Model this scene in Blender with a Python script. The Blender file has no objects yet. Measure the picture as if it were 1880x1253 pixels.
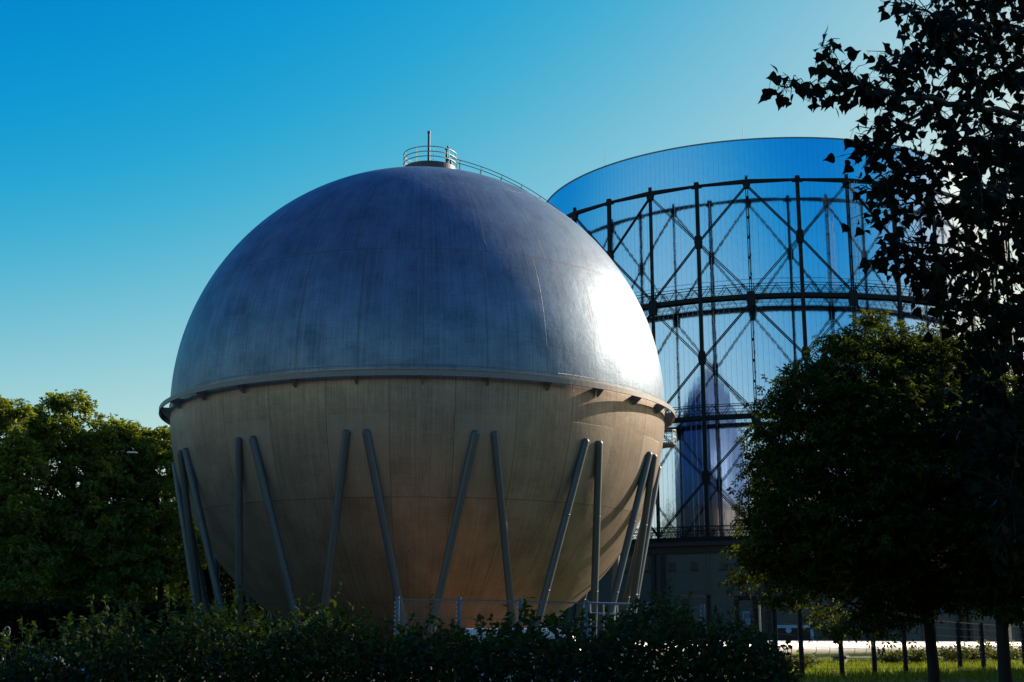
import bpy, math, random
import numpy as np
from mathutils import Vector, Matrix
PI = math.pi
R = math.radians
random.seed(7)
rng = np.random.default_rng(7)
scn = bpy.context.scene
COL = scn.collection

# ------------------------------------------------------------------ camera
F, PITCH, ROLL, EYE = 2450.0, 0.2167, -0.0017, 2.3
_c, _s = math.cos(PITCH), math.sin(PITCH)
_rt0, _up0, FWD = Vector((1, 0, 0)), Vector((0, -_s, _c)), Vector((0, _c, _s))
RT = _rt0 * math.cos(ROLL) + _up0 * math.sin(ROLL)
UP = _up0 * math.cos(ROLL) - _rt0 * math.sin(ROLL)
CAM = Vector((0, 0, EYE))
cd = bpy.data.cameras.new('camera')
cd.sensor_width = 36.0
cd.lens = F / 1880.0 * 36.0
cd.clip_start, cd.clip_end = 0.1, 8000.0
co = bpy.data.objects.new('camera', cd)
co.matrix_world = Matrix(((RT.x, UP.x, -FWD.x, 0), (RT.y, UP.y, -FWD.y, 0), (RT.z, UP.z, -FWD.z, EYE), (0, 0, 0, 1)))
COL.objects.link(co)
scn.camera = co

def at(px, py, y):
    """world point at depth y seen in direction of a photo position (design aid)"""
    v = RT * ((px - 940) / F) - UP * ((py - 626.5) / F) + FWD
    return CAM + v * (y / v.y)

# ------------------------------------------------------------------ materials
def newmat(name):
    m = bpy.data.materials.new(name); m.use_nodes = True
    nt = m.node_tree; nt.nodes.clear()
    out = nt.nodes.new('ShaderNodeOutputMaterial')
    return m, nt, out

def N(nt, typ, **kw):
    n = nt.nodes.new(typ)
    for k, v in kw.items():
        if k == 'inp':
            for i, val in v.items(): n.inputs[i].default_value = val
        else: setattr(n, k, v)
    return n

def mth(nt, op, a, b=None, c=None, clamp=False):
    n = nt.nodes.new('ShaderNodeMath'); n.operation = op; n.use_clamp = clamp
    for i, v in enumerate((a, b, c)):
        if v is None: continue
        if isinstance(v, (int, float)): n.inputs[i].default_value = v
        else: nt.links.new(v, n.inputs[i])
    return n.outputs[0]

def mixc(nt, fac, a, b):
    n = nt.nodes.new('ShaderNodeMix'); n.data_type = 'RGBA'
    for sock, v in ((n.inputs[0], fac), (n.inputs[6], a), (n.inputs[7], b)):
        if isinstance(v, (int, float)): sock.default_value = v
        elif isinstance(v, tuple): sock.default_value = (*v, 1)[:4]
        else: nt.links.new(v, sock)
    return n.outputs[2]

def simple(name, col, rough=0.6, metal=0.0, var=0.25, scale=3.0, bump=0.0, stretch=(1, 1, 1), spec=0.5):
    m, nt, out = newmat(name)
    b = N(nt, 'ShaderNodeBsdfPrincipled', inp={'Roughness': rough, 'Metallic': metal, 'Specular IOR Level': spec})
    tc = N(nt, 'ShaderNodeTexCoord'); mp = N(nt, 'ShaderNodeMapping'); mp.inputs['Scale'].default_value = stretch
    nz = N(nt, 'ShaderNodeTexNoise', inp={'Scale': scale, 'Detail': 6.0, 'Roughness': 0.6})
    nt.links.new(tc.outputs['Object'], mp.inputs[0]); nt.links.new(mp.outputs[0], nz.inputs['Vector'])
    lo = tuple(c * (1 - var) for c in col); hi = tuple(min(1, c * (1 + var)) for c in col)
    nt.links.new(mixc(nt, nz.outputs[0], lo, hi), b.inputs['Base Color'])
    nt.links.new(mth(nt, 'MULTIPLY_ADD', nz.outputs[0], 0.3, rough - 0.15, clamp=True), b.inputs['Roughness'])
    if bump:
        bp = N(nt, 'ShaderNodeBump', inp={'Strength': bump, 'Distance': 0.05})
        nt.links.new(nz.outputs[0], bp.inputs['Height']); nt.links.new(bp.outputs[0], b.inputs['Normal'])
    nt.links.new(b.outputs[0], out.inputs[0])
    return m

def leafmat(name, dark, light, trans=0.25, rough=0.55, spec=0.08):
    m, nt, out = newmat(name)
    g = N(nt, 'ShaderNodeNewGeometry')
    col = mixc(nt, g.outputs['Random Per Island'], dark, light)
    b = N(nt, 'ShaderNodeBsdfPrincipled', inp={'Roughness': rough, 'Specular IOR Level': spec})
    t = N(nt, 'ShaderNodeBsdfTranslucent')
    nt.links.new(col, b.inputs['Base Color'])
    hs = N(nt, 'ShaderNodeMix', data_type='RGBA', blend_type='MULTIPLY')
    hs.inputs[0].default_value = 1; hs.inputs[7].default_value = (1.5, 1.5, 0.45, 1)
    nt.links.new(col, hs.inputs[6]); nt.links.new(hs.outputs[2], t.inputs[0])
    mx = N(nt, 'ShaderNodeMixShader'); mx.inputs[0].default_value = trans
    nt.links.new(b.outputs[0], mx.inputs[1]); nt.links.new(t.outputs[0], mx.inputs[2])
    nt.links.new(mx.outputs[0], out.inputs[0])
    return m

def shell_material():
    m, nt, out = newmat('weathered_aluminium_cladding')
    tc = N(nt, 'ShaderNodeTexCoord'); sp = N(nt, 'ShaderNodeSeparateXYZ'); nt.links.new(tc.outputs['Object'], sp.inputs[0])
    x, y, z = sp.outputs
    lat = mth(nt, 'MULTIPLY', mth(nt, 'ARCSINE', mth(nt, 'DIVIDE', z, 20.0)), 180 / PI)
    lon = mth(nt, 'MULTIPLY', mth(nt, 'ARCTAN2', x, mth(nt, 'MULTIPLY', y, -1.0)), 180 / PI)
    cosl = mth(nt, 'COSINE', mth(nt, 'MULTIPLY', lat, PI / 180))
    def band(l, w):   # 1 on a seam along a parallel
        return mth(nt, 'LESS_THAN', mth(nt, 'ABSOLUTE', mth(nt, 'SUBTRACT', lat, l)), w)
    def mer(off, step, lo, hi, w):
        d = mth(nt, 'PINGPONG', mth(nt, 'SUBTRACT', lon, off), step / 2)   # 0 on the seam
        d = mth(nt, 'MULTIPLY', d, cosl)
        a = mth(nt, 'LESS_THAN', d, w)
        a = mth(nt, 'MULTIPLY', a, mth(nt, 'GREATER_THAN', lat, lo))
        return mth(nt, 'MULTIPLY', a, mth(nt, 'LESS_THAN', lat, hi))
    seam = None
    st = 360 / 28
    for s in (band(-26.3, .09), band(-0.4, .07), band(25.7, .10), band(51.8, .09), band(-52, .07),
              mer(4.3 - 10 * st, st, -0.4, 25.7, .10), mer(-2.1 - 10 * st, st, -26.3, -0.4, .08), mer(3.5 - 150, 15, 25.7, 51.8, .10),
              mer(-2.1 - 10 * st, st, -52, -26.3, .05), mer(10 - 180, 30, 51.8, 86, .06)):
        seam = s if seam is None else mth(nt, 'MAXIMUM', seam, s)
    # cladding patch round every pair of legs
    pd = mth(nt, 'PINGPONG', mth(nt, 'SUBTRACT', lon, -8.55 - 10 * 2 * st), st)
    patch = mth(nt, 'MULTIPLY', mth(nt, 'LESS_THAN', pd, st / 2), mth(nt, 'MULTIPLY', mth(nt, 'LESS_THAN', lat, -9.8), mth(nt, 'GREATER_THAN', lat, -26.3)))
    # staggered sheet tone: white noise per sheet
    cb = N(nt, 'ShaderNodeCombineXYZ')
    nt.links.new(mth(nt, 'FLOOR', mth(nt, 'DIVIDE', mth(nt, 'SUBTRACT', lon, -2.1 - 10 * st), st / 3)), cb.inputs[0])
    nt.links.new(mth(nt, 'FLOOR', mth(nt, 'DIVIDE', lat, 4.35)), cb.inputs[1])
    wn = N(nt, 'ShaderNodeTexWhiteNoise', noise_dimensions='2D'); nt.links.new(cb.outputs[0], wn.inputs[0])
    # vertical run-off streaks and fine brushed weave in panel coordinates
    def nz(sx, sy, scale, detail=5.0):
        c = N(nt, 'ShaderNodeCombineXYZ')
        nt.links.new(mth(nt, 'MULTIPLY', lon, sx), c.inputs[0]); nt.links.new(mth(nt, 'MULTIPLY', lat, sy), c.inputs[1])
        n = N(nt, 'ShaderNodeTexNoise', noise_dimensions='2D', inp={'Scale': scale, 'Detail': detail, 'Roughness': 0.65})
        nt.links.new(c.outputs[0], n.inputs['Vector']); return n.outputs[0]
    streak = nz(1.6, 0.03, 1.0); weave = nz(0.25, 5.0, 1.0); cloud = nz(0.12, 0.12, 1.0); fine = nz(5.0, 0.25, 1.0, 3.0)
    pits = N(nt, 'ShaderNodeTexVoronoi', inp={'Scale': 0.55}); nt.links.new(tc.outputs['Object'], pits.inputs['Vector'])
    pit = mth(nt, 'LESS_THAN', pits.outputs['Distance'], 0.045)
    tone = mth(nt, 'ADD', mth(nt, 'MULTIPLY', streak, 0.22), mth(nt, 'ADD', mth(nt, 'MULTIPLY', weave, 0.16), mth(nt, 'ADD', mth(nt, 'MULTIPLY', cloud, 0.32), mth(nt, 'MULTIPLY', fine, 0.20))))
    tone = mth(nt, 'ADD', tone, mth(nt, 'MULTIPLY', mth(nt, 'SUBTRACT', wn.outputs[0], 0.5), 0.045))
    rmp = N(nt, 'ShaderNodeMapRange', inp={1: 0.33, 2: 0.59, 3: 0.0, 4: 1.0}); nt.links.new(tone, rmp.inputs[0])
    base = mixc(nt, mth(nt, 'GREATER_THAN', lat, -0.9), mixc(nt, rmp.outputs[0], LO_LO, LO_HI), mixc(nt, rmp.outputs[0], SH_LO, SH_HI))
    # run-off dirt hanging below the ring and below the upper seam
    runs = nz(2.6, 0.05, 1.0, 4.0)
    def fade(top, length):
        d = mth(nt, 'DIVIDE', mth(nt, 'SUBTRACT', top, lat), length)
        return mth(nt, 'MULTIPLY', mth(nt, 'GREATER_THAN', d, 0.0), mth(nt, 'SUBTRACT', 1.0, d, clamp=True))
    dirt = mth(nt, 'MULTIPLY', mth(nt, 'MAXIMUM', fade(-1.0, 11.0), mth(nt, 'MULTIPLY', fade(25.7, 9.0), 0.6)), mth(nt, 'MULTIPLY', mth(nt, 'SUBTRACT', runs, 0.44, clamp=True), 4.0, clamp=True))
    base = mixc(nt, mth(nt, 'MULTIPLY', dirt, 0.35), base, (0.10, 0.075, 0.055))
    base = mixc(nt, mth(nt, 'MULTIPLY', patch, 0.40), base, SH_PATCH)
    base = mixc(nt, mth(nt, 'MULTIPLY', mth(nt, 'MAXIMUM', seam, pit), 0.75), base, (0.12, 0.10, 0.09))
    b = N(nt, 'ShaderNodeBsdfPrincipled', inp={'Metallic': SH_METAL})
    nt.links.new(base, b.inputs['Base Color'])
    ro = mth(nt, 'MULTIPLY_ADD', rmp.outputs[0], -0.10, SH_ROUGH + 0.05)
    ro = mth(nt, 'MULTIPLY_ADD', patch, 0.06, ro)
    nt.links.new(ro, b.inputs['Roughness'])
    h = mth(nt, 'ADD', mth(nt, 'MULTIPLY', seam, 1.0), mth(nt, 'ADD', mth(nt, 'MULTIPLY', weave, 0.10), mth(nt, 'ADD', mth(nt, 'MULTIPLY', cloud, 1.2), mth(nt, 'MULTIPLY', patch, 0.4))))
    bp = N(nt, 'ShaderNodeBump', inp={'Strength': 0.5, 'Distance': 0.06})
    nt.links.new(h, bp.inputs['Height']); nt.links.new(bp.outputs[0], b.inputs['Normal'])
    nt.links.new(b.outputs[0], out.inputs[0])
    return m

def drum_material():
    m, nt, out = newmat('polished_steel_sheet')
    tc = N(nt, 'ShaderNodeTexCoord'); sp = N(nt, 'ShaderNodeSeparateXYZ'); nt.links.new(tc.outputs['Object'], sp.inputs[0])
    ang = mth(nt, 'ARCTAN2', sp.outputs[0], sp.outputs[1])
    c = N(nt, 'ShaderNodeCombineXYZ')
    nt.links.new(mth(nt, 'MULTIPLY', ang, 52.0), c.inputs[0]); nt.links.new(mth(nt, 'MULTIPLY', sp.outputs[2], 0.9), c.inputs[1])
    n = N(nt, 'ShaderNodeTexNoise', noise_dimensions='2D', inp={'Scale': 1.0, 'Detail': 2.0}); nt.links.new(c.outputs[0], n.inputs['Vector'])
    d = mth(nt, 'PINGPONG', mth(nt, 'MULTIPLY', ang, DRUM_N / (2 * PI)), 0.5)
    joint = mth(nt, 'LESS_THAN', d, 0.035)
    seam = mth(nt, 'LESS_THAN', mth(nt, 'ABSOLUTE', mth(nt, 'SUBTRACT', sp.outputs[2], 42.0)), 0.05)
    jn = mth(nt, 'MAXIMUM', joint, mth(nt, 'MULTIPLY', seam, 1.6))
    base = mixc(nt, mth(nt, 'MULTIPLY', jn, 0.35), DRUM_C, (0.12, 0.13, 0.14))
    b = N(nt, 'ShaderNodeBsdfPrincipled', inp={'Metallic': 1.0, 'Roughness': 0.09})
    nt.links.new(base, b.inputs['Base Color'])
    bp = N(nt, 'ShaderNodeBump', inp={'Strength': 0.35, 'Distance': 0.012})
    nt.links.new(mth(nt, 'SUBTRACT', n.outputs[0], mth(nt, 'MULTIPLY', jn, 0.4)), bp.inputs['Height']); nt.links.new(bp.outputs[0], b.inputs['Normal'])
    nt.links.new(b.outputs[0], out.inputs[0])
    return m

SH_LO, SH_HI, SH_PATCH = (0.063, 0.106, 0.170), (0.198, 0.270, 0.365), (0.36, 0.30, 0.235)  # upper half: blue of the reflected sky put into the base colour
LO_LO, LO_HI = (0.195, 0.148, 0.116), (0.400, 0.318, 0.255)      # lower half: dust stain plus brown ground reflection, both in the colour
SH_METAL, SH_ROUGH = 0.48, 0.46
DRUM_N = 300
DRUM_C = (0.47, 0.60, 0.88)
M = {}
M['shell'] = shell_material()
M['drum'] = drum_material()
M['frame'] = simple('dark_green_steel_paint', (0.006, 0.012, 0.013), 0.6, 0.0, 0.4, 2.0, spec=0.15)
M['leg'] = simple('galvanised_leg_paint', (0.075, 0.09, 0.10), 0.45, 0.3, 0.2, 1.5, stretch=(1, 1, .15))
M['ring'] = simple('weathered_band_steel', (0.19, 0.18, 0.18), 0.5, 0.3, 0.35, 2.5)
M['rail'] = simple('galvanised_rail', (0.42, 0.43, 0.42), 0.45, 0.6, 0.15, 4)
M['darksteel'] = simple('dark_weathered_steel', (0.06, 0.06, 0.065), 0.5, 0.4, 0.3, 4)
M['wall'] = simple('grey_green_render', (0.075, 0.095, 0.085), 0.85, 0, 0.25, 0.35, stretch=(1, 1, .4))
M['cornice'] = simple('brown_concrete', (0.03, 0.027, 0.024), 0.85, 0, 0.3, 0.8)
M['window'] = simple('dark_pane', (0.035, 0.042, 0.042), 0.5, 0, 0.2, 1)
M['blueframe'] = simple('pale_blue_paint', (0.26, 0.46, 0.62), 0.6, 0, 0.15, 2)
M['post_blue'] = simple('blue_grey_post_paint', (0.10, 0.17, 0.28), 0.45, 0.3, 0.2, 4)
M['rust'] = simple('rusty_dark_post', (0.016, 0.010, 0.008), 0.75, 0.0, 0.4, 5)
M['wire'] = simple('galvanised_wire', (0.16, 0.17, 0.18), 0.5, 0.5, 0.2, 5)
M['darkwire'] = simple('dark_wire', (0.008, 0.008, 0.008), 0.8, 0.0, 0.2, 5, spec=0.1)
M['pipe'] = simple('silver_pipe_jacket', (0.74, 0.71, 0.68), 0.5, 0.15, 0.08, 1.2)
M['concrete'] = simple('concrete', (0.30, 0.28, 0.25), 0.9, 0, 0.2, 1.5, 0.2)
M['bark'] = simple('bark', (0.020, 0.016, 0.012), 0.9, 0, 0.45, 4, 0.8, stretch=(1, 1, .25))
M['twig'] = simple('twig_bark', (0.012, 0.011, 0.008), 0.8, 0, 0.3, 8)
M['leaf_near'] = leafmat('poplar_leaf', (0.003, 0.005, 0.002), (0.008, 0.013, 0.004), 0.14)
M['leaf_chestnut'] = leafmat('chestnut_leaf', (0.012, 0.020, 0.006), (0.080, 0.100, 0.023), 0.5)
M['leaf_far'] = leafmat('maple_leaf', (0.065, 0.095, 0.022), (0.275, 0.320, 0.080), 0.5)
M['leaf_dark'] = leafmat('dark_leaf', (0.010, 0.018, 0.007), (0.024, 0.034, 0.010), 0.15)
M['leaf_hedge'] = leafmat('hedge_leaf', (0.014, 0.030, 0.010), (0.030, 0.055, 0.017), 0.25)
M['leaf_young'] = leafmat('young_hedge_leaf', (0.028, 0.055, 0.012), (0.065, 0.095, 0.018), 0.3)
M['leaf_bramble'] = leafmat('bramble_leaf', (0.08, 0.10, 0.025), (0.22, 0.22, 0.07), 0.3)
M['grass'] = leafmat('grass_blade', (0.085, 0.125, 0.018), (0.20, 0.235, 0.045), 0.4)
M['paint_blue'] = simple('blue_car_paint', (0.02, 0.10, 0.42), 0.2, 0.3, 0.05, 1)
M['paint_white'] = simple('white_van_paint', (0.72, 0.73, 0.75), 0.25, 0, 0.04, 1)
M['tyre'] = simple('tyre_rubber', (0.02, 0.02, 0.02), 0.8, 0, 0.2, 6)
M['lamp'] = simple('pale_lamp_housing', (0.6, 0.58, 0.56), 0.4, 0.2, 0.1, 3)
M['sign'] = simple('pale_blue_sign_plate', (0.20, 0.32, 0.45), 0.5, 0, 0.1, 3)
M['ink'] = simple('dark_blue_lettering', (0.012, 0.014, 0.06), 0.6, 0, 0.1, 3)

# ------------------------------------------------------------------ mesh helpers
class MB:
    def __init__(s): s.v = []; s.f = []
    def add(s, vs, fs):
        b = len(s.v); s.v += [tuple(p) for p in vs]; s.f += [tuple(i + b for i in f) for f in fs]
    def box(s, c, size, rot=None):
        c = Vector(c); hx, hy, hz = (k / 2 for k in size)
        vs = [Vector((sx * hx, sy * hy, sz * hz)) for sz in (-1, 1) for sy in (-1, 1) for sx in (-1, 1)]
        if rot is not None: vs = [rot @ v for v in vs]
        s.add([c + v for v in vs], [(0, 2, 3, 1), (4, 5, 7, 6), (0, 1, 5, 4), (2, 6, 7, 3), (0, 4, 6, 2), (1, 3, 7, 5)])
    def beam(s, p, q, w, h, out, w2=None, h2=None):
        """bar from p to q; w across, h along 'out'"""
        p, q, out = Vector(p), Vector(q), Vector(out)
        d = (q - p).normalized(); a = d.cross(out).normalized(); o = a.cross(d).normalized()
        w2 = w if w2 is None else w2; h2 = h if h2 is None else h2
        vs = []
        for e, ww, hh in ((p, w, h), (q, w2, h2)):
            for sa, so in ((-1, -1), (1, -1), (1, 1), (-1, 1)): vs.append(e + a * (sa * ww / 2) + o * (so * hh / 2))
        s.add(vs, [(0, 3, 2, 1), (4, 5, 6, 7), (0, 1, 5, 4), (1, 2, 6, 5), (2, 3, 7, 6), (3, 0, 4, 7)])
    def tube(s, pts, rad, seg=8, cap=True, closed=False):
        pts = [Vector(p) for p in pts]; n = len(pts)
        if isinstance(rad, (int, float)): rad = [rad] * n
        vs = []; prev = None
        for i, p in enumerate(pts):
            if closed: d = pts[(i + 1) % n] - pts[i - 1]
            else: d = pts[min(i + 1, n - 1)] - pts[max(i - 1, 0)]
            d = d.normalized() if d.length > 1e-9 else Vector((0, 0, 1))
            if prev is None: a = d.orthogonal().normalized()
            else:
                a = prev - d * prev.dot(d); a = a.normalized() if a.length > 1e-6 else d.orthogonal().normalized()
            prev = a; b = d.cross(a)
            for k in range(seg):
                t = 2 * PI * k / seg; vs.append(p + (a * math.cos(t) + b * math.sin(t)) * rad[i])
        fs = []
        for i in range(n if closed else n - 1):
            j = (i + 1) % n
            for k in range(seg):
                l = (k + 1) % seg; fs.append((i * seg + k, i * seg + l, j * seg + l, j * seg + k))
        if cap and not closed:
            fs.append(tuple(range(seg - 1, -1, -1))); fs.append(tuple((n - 1) * seg + k for k in range(seg)))
        s.add(vs, fs)
    def lathe(s, prof, c=(0, 0, 0), seg=48, a0=0, a1=2 * PI):
        """closed revolve of (r,z) profile"""
        c = Vector(c); full = abs(a1 - a0 - 2 * PI) < 1e-6; m = len(prof); n = seg if full else seg + 1
        vs = []
        for i in range(n):
            a = a0 + (a1 - a0) * i / seg
            for r, z in prof: vs.append(c + Vector((r * math.sin(a), -r * math.cos(a), z)))
        fs = []
        for i in range(seg):
            j = (i + 1) % n
            for k in range(m - 1): fs.append((i * m + k, j * m + k, j * m + k + 1, i * m + k + 1))
        s.add(vs, fs)
    def ringbox(s, r0, r1, z0, z1, c=(0, 0, 0), seg=96, a0=0, a1=2 * PI):
        s.lathe([(r0, z0), (r1, z0), (r1, z1), (r0, z1), (r0, z0)], c, seg, a0, a1)
    def prism(s, poly, thick, frame):
        """poly of (u,v); frame=(origin,u,v,n)"""
        o, u, v, n = (Vector(k) for k in frame); m = len(poly)
        vs = [o + u * a + v * b - n * thick / 2 for a, b in poly] + [o + u * a + v * b + n * thick / 2 for a, b in poly]
        fs = [tuple(range(m - 1, -1, -1)), tuple(range(m, 2 * m))] + [(i, (i + 1) % m, m + (i + 1) % m, m + i) for i in range(m)]
        s.add(vs, fs)
    def build(s, name, mat, parent=None, smooth=False, bevel=0.0, loc=None):
        me = bpy.data.meshes.new(name); me.from_pydata(s.v, [], s.f); me.update()
        return link(name, me, mat, parent, smooth, bevel)

def link(name, me, mat, parent=None, smooth=False, bevel=0.0):
    me.materials.append(mat)
    if smooth:
        me.polygons.foreach_set('use_smooth', [True] * len(me.polygons))
        if smooth == 'auto':
            me.set_sharp_from_angle(angle=R(40))
    o = bpy.data.objects.new(name, me); COL.objects.link(o)
    if bevel:
        b = o.modifiers.new('bevel', 'BEVEL'); b.width = bevel; b.segments = 2
    if parent is not None:
        o.parent = parent
        o.matrix_parent_inverse = world_of(parent).inverted()
    return o

WORLD = {}
def world_of(o):
    return WORLD.get(o.name, Matrix.Identity(4))

def tag(o, label=None, cat=None, group=None, kind=None):
    if label: o['label'] = label
    if cat: o['category'] = cat
    if group: o['group'] = group
    if kind: o['kind'] = kind
    return o

def thing(name, loc, label, cat, group=None):
    o = bpy.data.objects.new(name, None); COL.objects.link(o); o.location = loc
    o.empty_display_size = 0.3
    WORLD[o.name] = Matrix.Translation(Vector(loc))
    return tag(o, label, cat, group)

# leaf templates: axis along +X, normal +Z
def tpl_ovate(w=0.32, fold=0.10):
    v = np.array([[0, 0, 0], [.28, -w, fold], [.62, -w * .8, fold * .7], [1, 0, -.06], [.62, w * .8, fold * .7], [.28, w, fold], [.5, 0, 0]], float)
    f = [(0, 1, 6), (1, 2, 6), (2, 3, 6), (3, 4, 6), (4, 5, 6), (5, 0, 6)]
    return v, f
def tpl_poplar():
    v = np.array([[0, 0, 0], [.05, -.30, .03], [.22, -.47, .08], [.45, -.36, .07], [.72, -.13, .02], [1.05, 0, -.07], [.72, .13, .02], [.45, .36, .07], [.22, .47, .08], [.05, .30, .03], [.4, 0, 0]], float)
    n = 10
    f = [(i, (i + 1) % n, 10) for i in range(n)]
    # petiole
    v = np.vstack([v, [[-.75, .02, .06], [-.75, -.02, .06], [0, -.012, 0], [0, .012, 0]]]); f += [(11, 12, 13, 14)]
    return v, f
def tpl_palmate(n=5):
    vs, fs = [], []
    for k in range(n):
        a = (k - (n - 1) / 2) * 0.95; l = 1 - 0.12 * abs(k - (n - 1) / 2)
        c, s_ = math.cos(a), math.sin(a)
        for x, y, z in ((0.05, 0, 0), (.6 * l, -.17, -.02), (l, 0, -.22), (.6 * l, .17, -.02)):
            vs.append((x * c - y * s_, x * s_ + y * c, z))
        b = 4 * k; fs.append((b, b + 1, b + 2, b + 3))
    return np.array(vs, float), fs
def tpl_quad(w=0.34):
    return np.array([[0, 0, 0], [.45, -w, .06], [1, 0, -.08], [.45, w, .06]], float), [(0, 1, 2, 3)]
def tpl_spray(n=4):
    vs, fs = [], []; r = random.Random(3)
    for k in range(n):
        a = r.uniform(-1.5, 1.5); e = r.uniform(-.5, .5); l = r.uniform(.6, 1); c, s_ = math.cos(a), math.sin(a)
        o = (r.uniform(-.3, .3), r.uniform(-.3, .3), r.uniform(-.2, .2))
        for x, y, z in ((0, 0, 0), (.45 * l, -.24, e * .4), (l, 0, e * l), (.45 * l, .24, e * .4 + .1)):
            vs.append((x * c - y * s_ + o[0], x * s_ + y * c + o[1], z + o[2]))
        b = 4 * k; fs.append((b, b + 1, b + 2, b + 3))
    return np.array(vs, float), fs

def leaves(name, tpl, pos, axis, nrm, size, mat, parent=None):
    v, f = tpl
    pos = np.asarray(pos, float); axis = np.asarray(axis, float); nrm = np.asarray(nrm, float); size = np.asarray(size, float)
    n = len(pos)
    X = axis / (np.linalg.norm(axis, axis=1, keepdims=True) + 1e-9)
    Z = nrm - X * (nrm * X).sum(1, keepdims=True)
    Z /= (np.linalg.norm(Z, axis=1, keepdims=True) + 1e-9)
    Y = np.cross(Z, X)
    B = np.stack([X, Y, Z], 1)                       # n,3,3
    P = np.einsum('vk,nkj->nvj', v, B) * size[:, None, None] + pos[:, None, :]
    nv = len(v); P = P.reshape(-1, 3)
    loops = np.concatenate([np.array(k, int) for k in f]); ls = np.array([len(k) for k in f])
    L = (loops[None, :] + (np.arange(n) * nv)[:, None]).reshape(-1)
    LT = np.tile(ls, n); LS = np.concatenate([[0], np.cumsum(LT)[:-1]])
    me = bpy.data.meshes.new(name)
    me.vertices.add(len(P)); me.vertices.foreach_set('co', P.astype(np.float32).ravel())
    me.loops.add(len(L)); me.loops.foreach_set('vertex_index', L.astype(np.int32))
    me.polygons.add(len(LT)); me.polygons.foreach_set('loop_start', LS.astype(np.int32))
    me.update(calc_edges=True); me.validate()
    return link(name, me, mat, parent)

def rdir(n):
    v = rng.normal(size=(n, 3)); return v / np.linalg.norm(v, axis=1, keepdims=True)

def clump_leaves(blobs, nsub, nleaf, sig, shell=(0.45, 1.08), droop=0.35, low=-0.9, rnd=0.8, flat=.6):
    """blobs: (centre, radii). Leaves in many small clumps near the skin of each blob."""
    P, A, Nn = [], [], []
    tot = sum(r[0] * r[1] + r[1] * r[2] + r[0] * r[2] for c, r in blobs)
    for c, r in blobs:
        k = max(3, int(nsub * (r[0] * r[1] + r[1] * r[2] + r[0] * r[2]) / tot))
        d = rdir(k * 2); d = d[d[:, 2] > low][:k]
        rad = rng.uniform(shell[0], shell[1], len(d)) ** 0.7
        cc = np.array(c) + d * np.array(r) * rad[:, None]
        m = rng.poisson(nleaf, len(cc)) + 2
        idx = np.repeat(np.arange(len(cc)), m)
        off = rng.normal(size=(len(idx), 3)) * sig * np.array([1, 1, flat])
        p = cc[idx] + off
        o = d[idx] * 0.9 + off / sig * 0.4 + rdir(len(idx)) * rnd; o[:, 2] -= droop
        nn = rdir(len(idx)) * 0.75; nn[:, 2] += 0.8; nn += d[idx] * 0.3
        P.append(p); A.append(o); Nn.append(nn)
    return np.vstack(P), np.vstack(A), np.vstack(Nn)

def bez(a, b, sag=0.2, n=6, wob=0.0):
    a, b = Vector(a), Vector(b); m = (a + b) / 2 + Vector((0, 0, sag * (b - a).length))
    out = []
    for i in range(n):
        t = i / (n - 1); p = a * (1 - t) ** 2 + m * 2 * t * (1 - t) + b * t * t
        if 0 < i < n - 1 and wob: p += Vector([random.uniform(-wob, wob) for _ in range(3)])
        out.append(p)
    return out

def tree(name, label, base, h_fork, r_trunk, blobs, top, mat, tpl, lsize, nsub, nleaf, sig, group=None, cat='tree', limb=0.4, droop=.35, lean=(0, 0), low=-.9, flat=.6):
    t = thing(name, base, label, cat, group)
    b = Vector(base); mb = MB()
    fork = b + Vector((lean[0], lean[1], h_fork))
    topv = Vector(top)
    tp = [b + Vector((0, 0, -.3)), b + Vector((0, 0, .25)), b.lerp(fork, .5) + Vector((random.uniform(-.05, .05) * h_fork * .4, 0, 0)), fork, fork.lerp(topv, .5), topv]
    mb.tube(tp, [r_trunk * 1.45, r_trunk * 1.1, r_trunk * .95, r_trunk * .85, r_trunk * .45, r_trunk * .1], 10)
    for c, r in blobs:
        s0 = fork.lerp(topv, random.uniform(0, .6))
        e = Vector(c)
        L = bez(s0, e, -.1, 6, .12)
        mb.tube(L, [r_trunk * limb * (1 - .15 * i) for i in range(6)], 6)
        for _ in range(3):
            d = Vector([random.gauss(0, 1) for _ in range(3)]).normalized()
            q = e + Vector((d.x * r[0], d.y * r[1], abs(d.z) * r[2])) * .85
            mb.tube(bez(L[3], q, .05, 5, .08), [r_trunk * limb * k for k in (.5, .4, .3, .2, .08)], 5)
    mb.build('trunk', M['bark'], t, smooth=True)
    P, A, Nn = clump_leaves(blobs, nsub, nleaf, sig, droop=droop, low=low, flat=flat)
    leaves('crown', tpl, P, A, Nn, rng.uniform(.7, 1.25, len(P)) * lsize, mat, t)
    return t

def localise(o):
    """mesh written in its thing's own coordinates"""
    o.matrix_parent_inverse = Matrix.Identity(4); return o

# ------------------------------------------------------------------ sky and sun
SUN_AZ, SUN_EL = 57.5, 24.5            # azimuth clockwise from +Y
w = bpy.data.worlds.new('World'); scn.world = w; w.use_nodes = True
nt = w.node_tree; nt.nodes.clear()
sky = nt.nodes.new('ShaderNodeTexSky'); sky.sky_type = 'NISHITA'; sky.sun_disc = False
sky.sun_elevation = R(SUN_EL); sky.sun_rotation = R(SUN_AZ)
sky.altitude = 50; sky.air_density = 1.0; sky.dust_density = 0.75; sky.ozone_density = 1.0
sx = nt.nodes.new('ShaderNodeSeparateColor'); cx = nt.nodes.new('ShaderNodeCombineColor')
nt.links.new(sky.outputs[0], sx.inputs[0])
def shoulder(v, cap):            # keeps the glow round the sun from clipping everything near it
    return mth(nt, 'MULTIPLY', mth(nt, 'SUBTRACT', 1.0, mth(nt, 'EXPONENT', mth(nt, 'DIVIDE', v, -cap))), cap)
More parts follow.
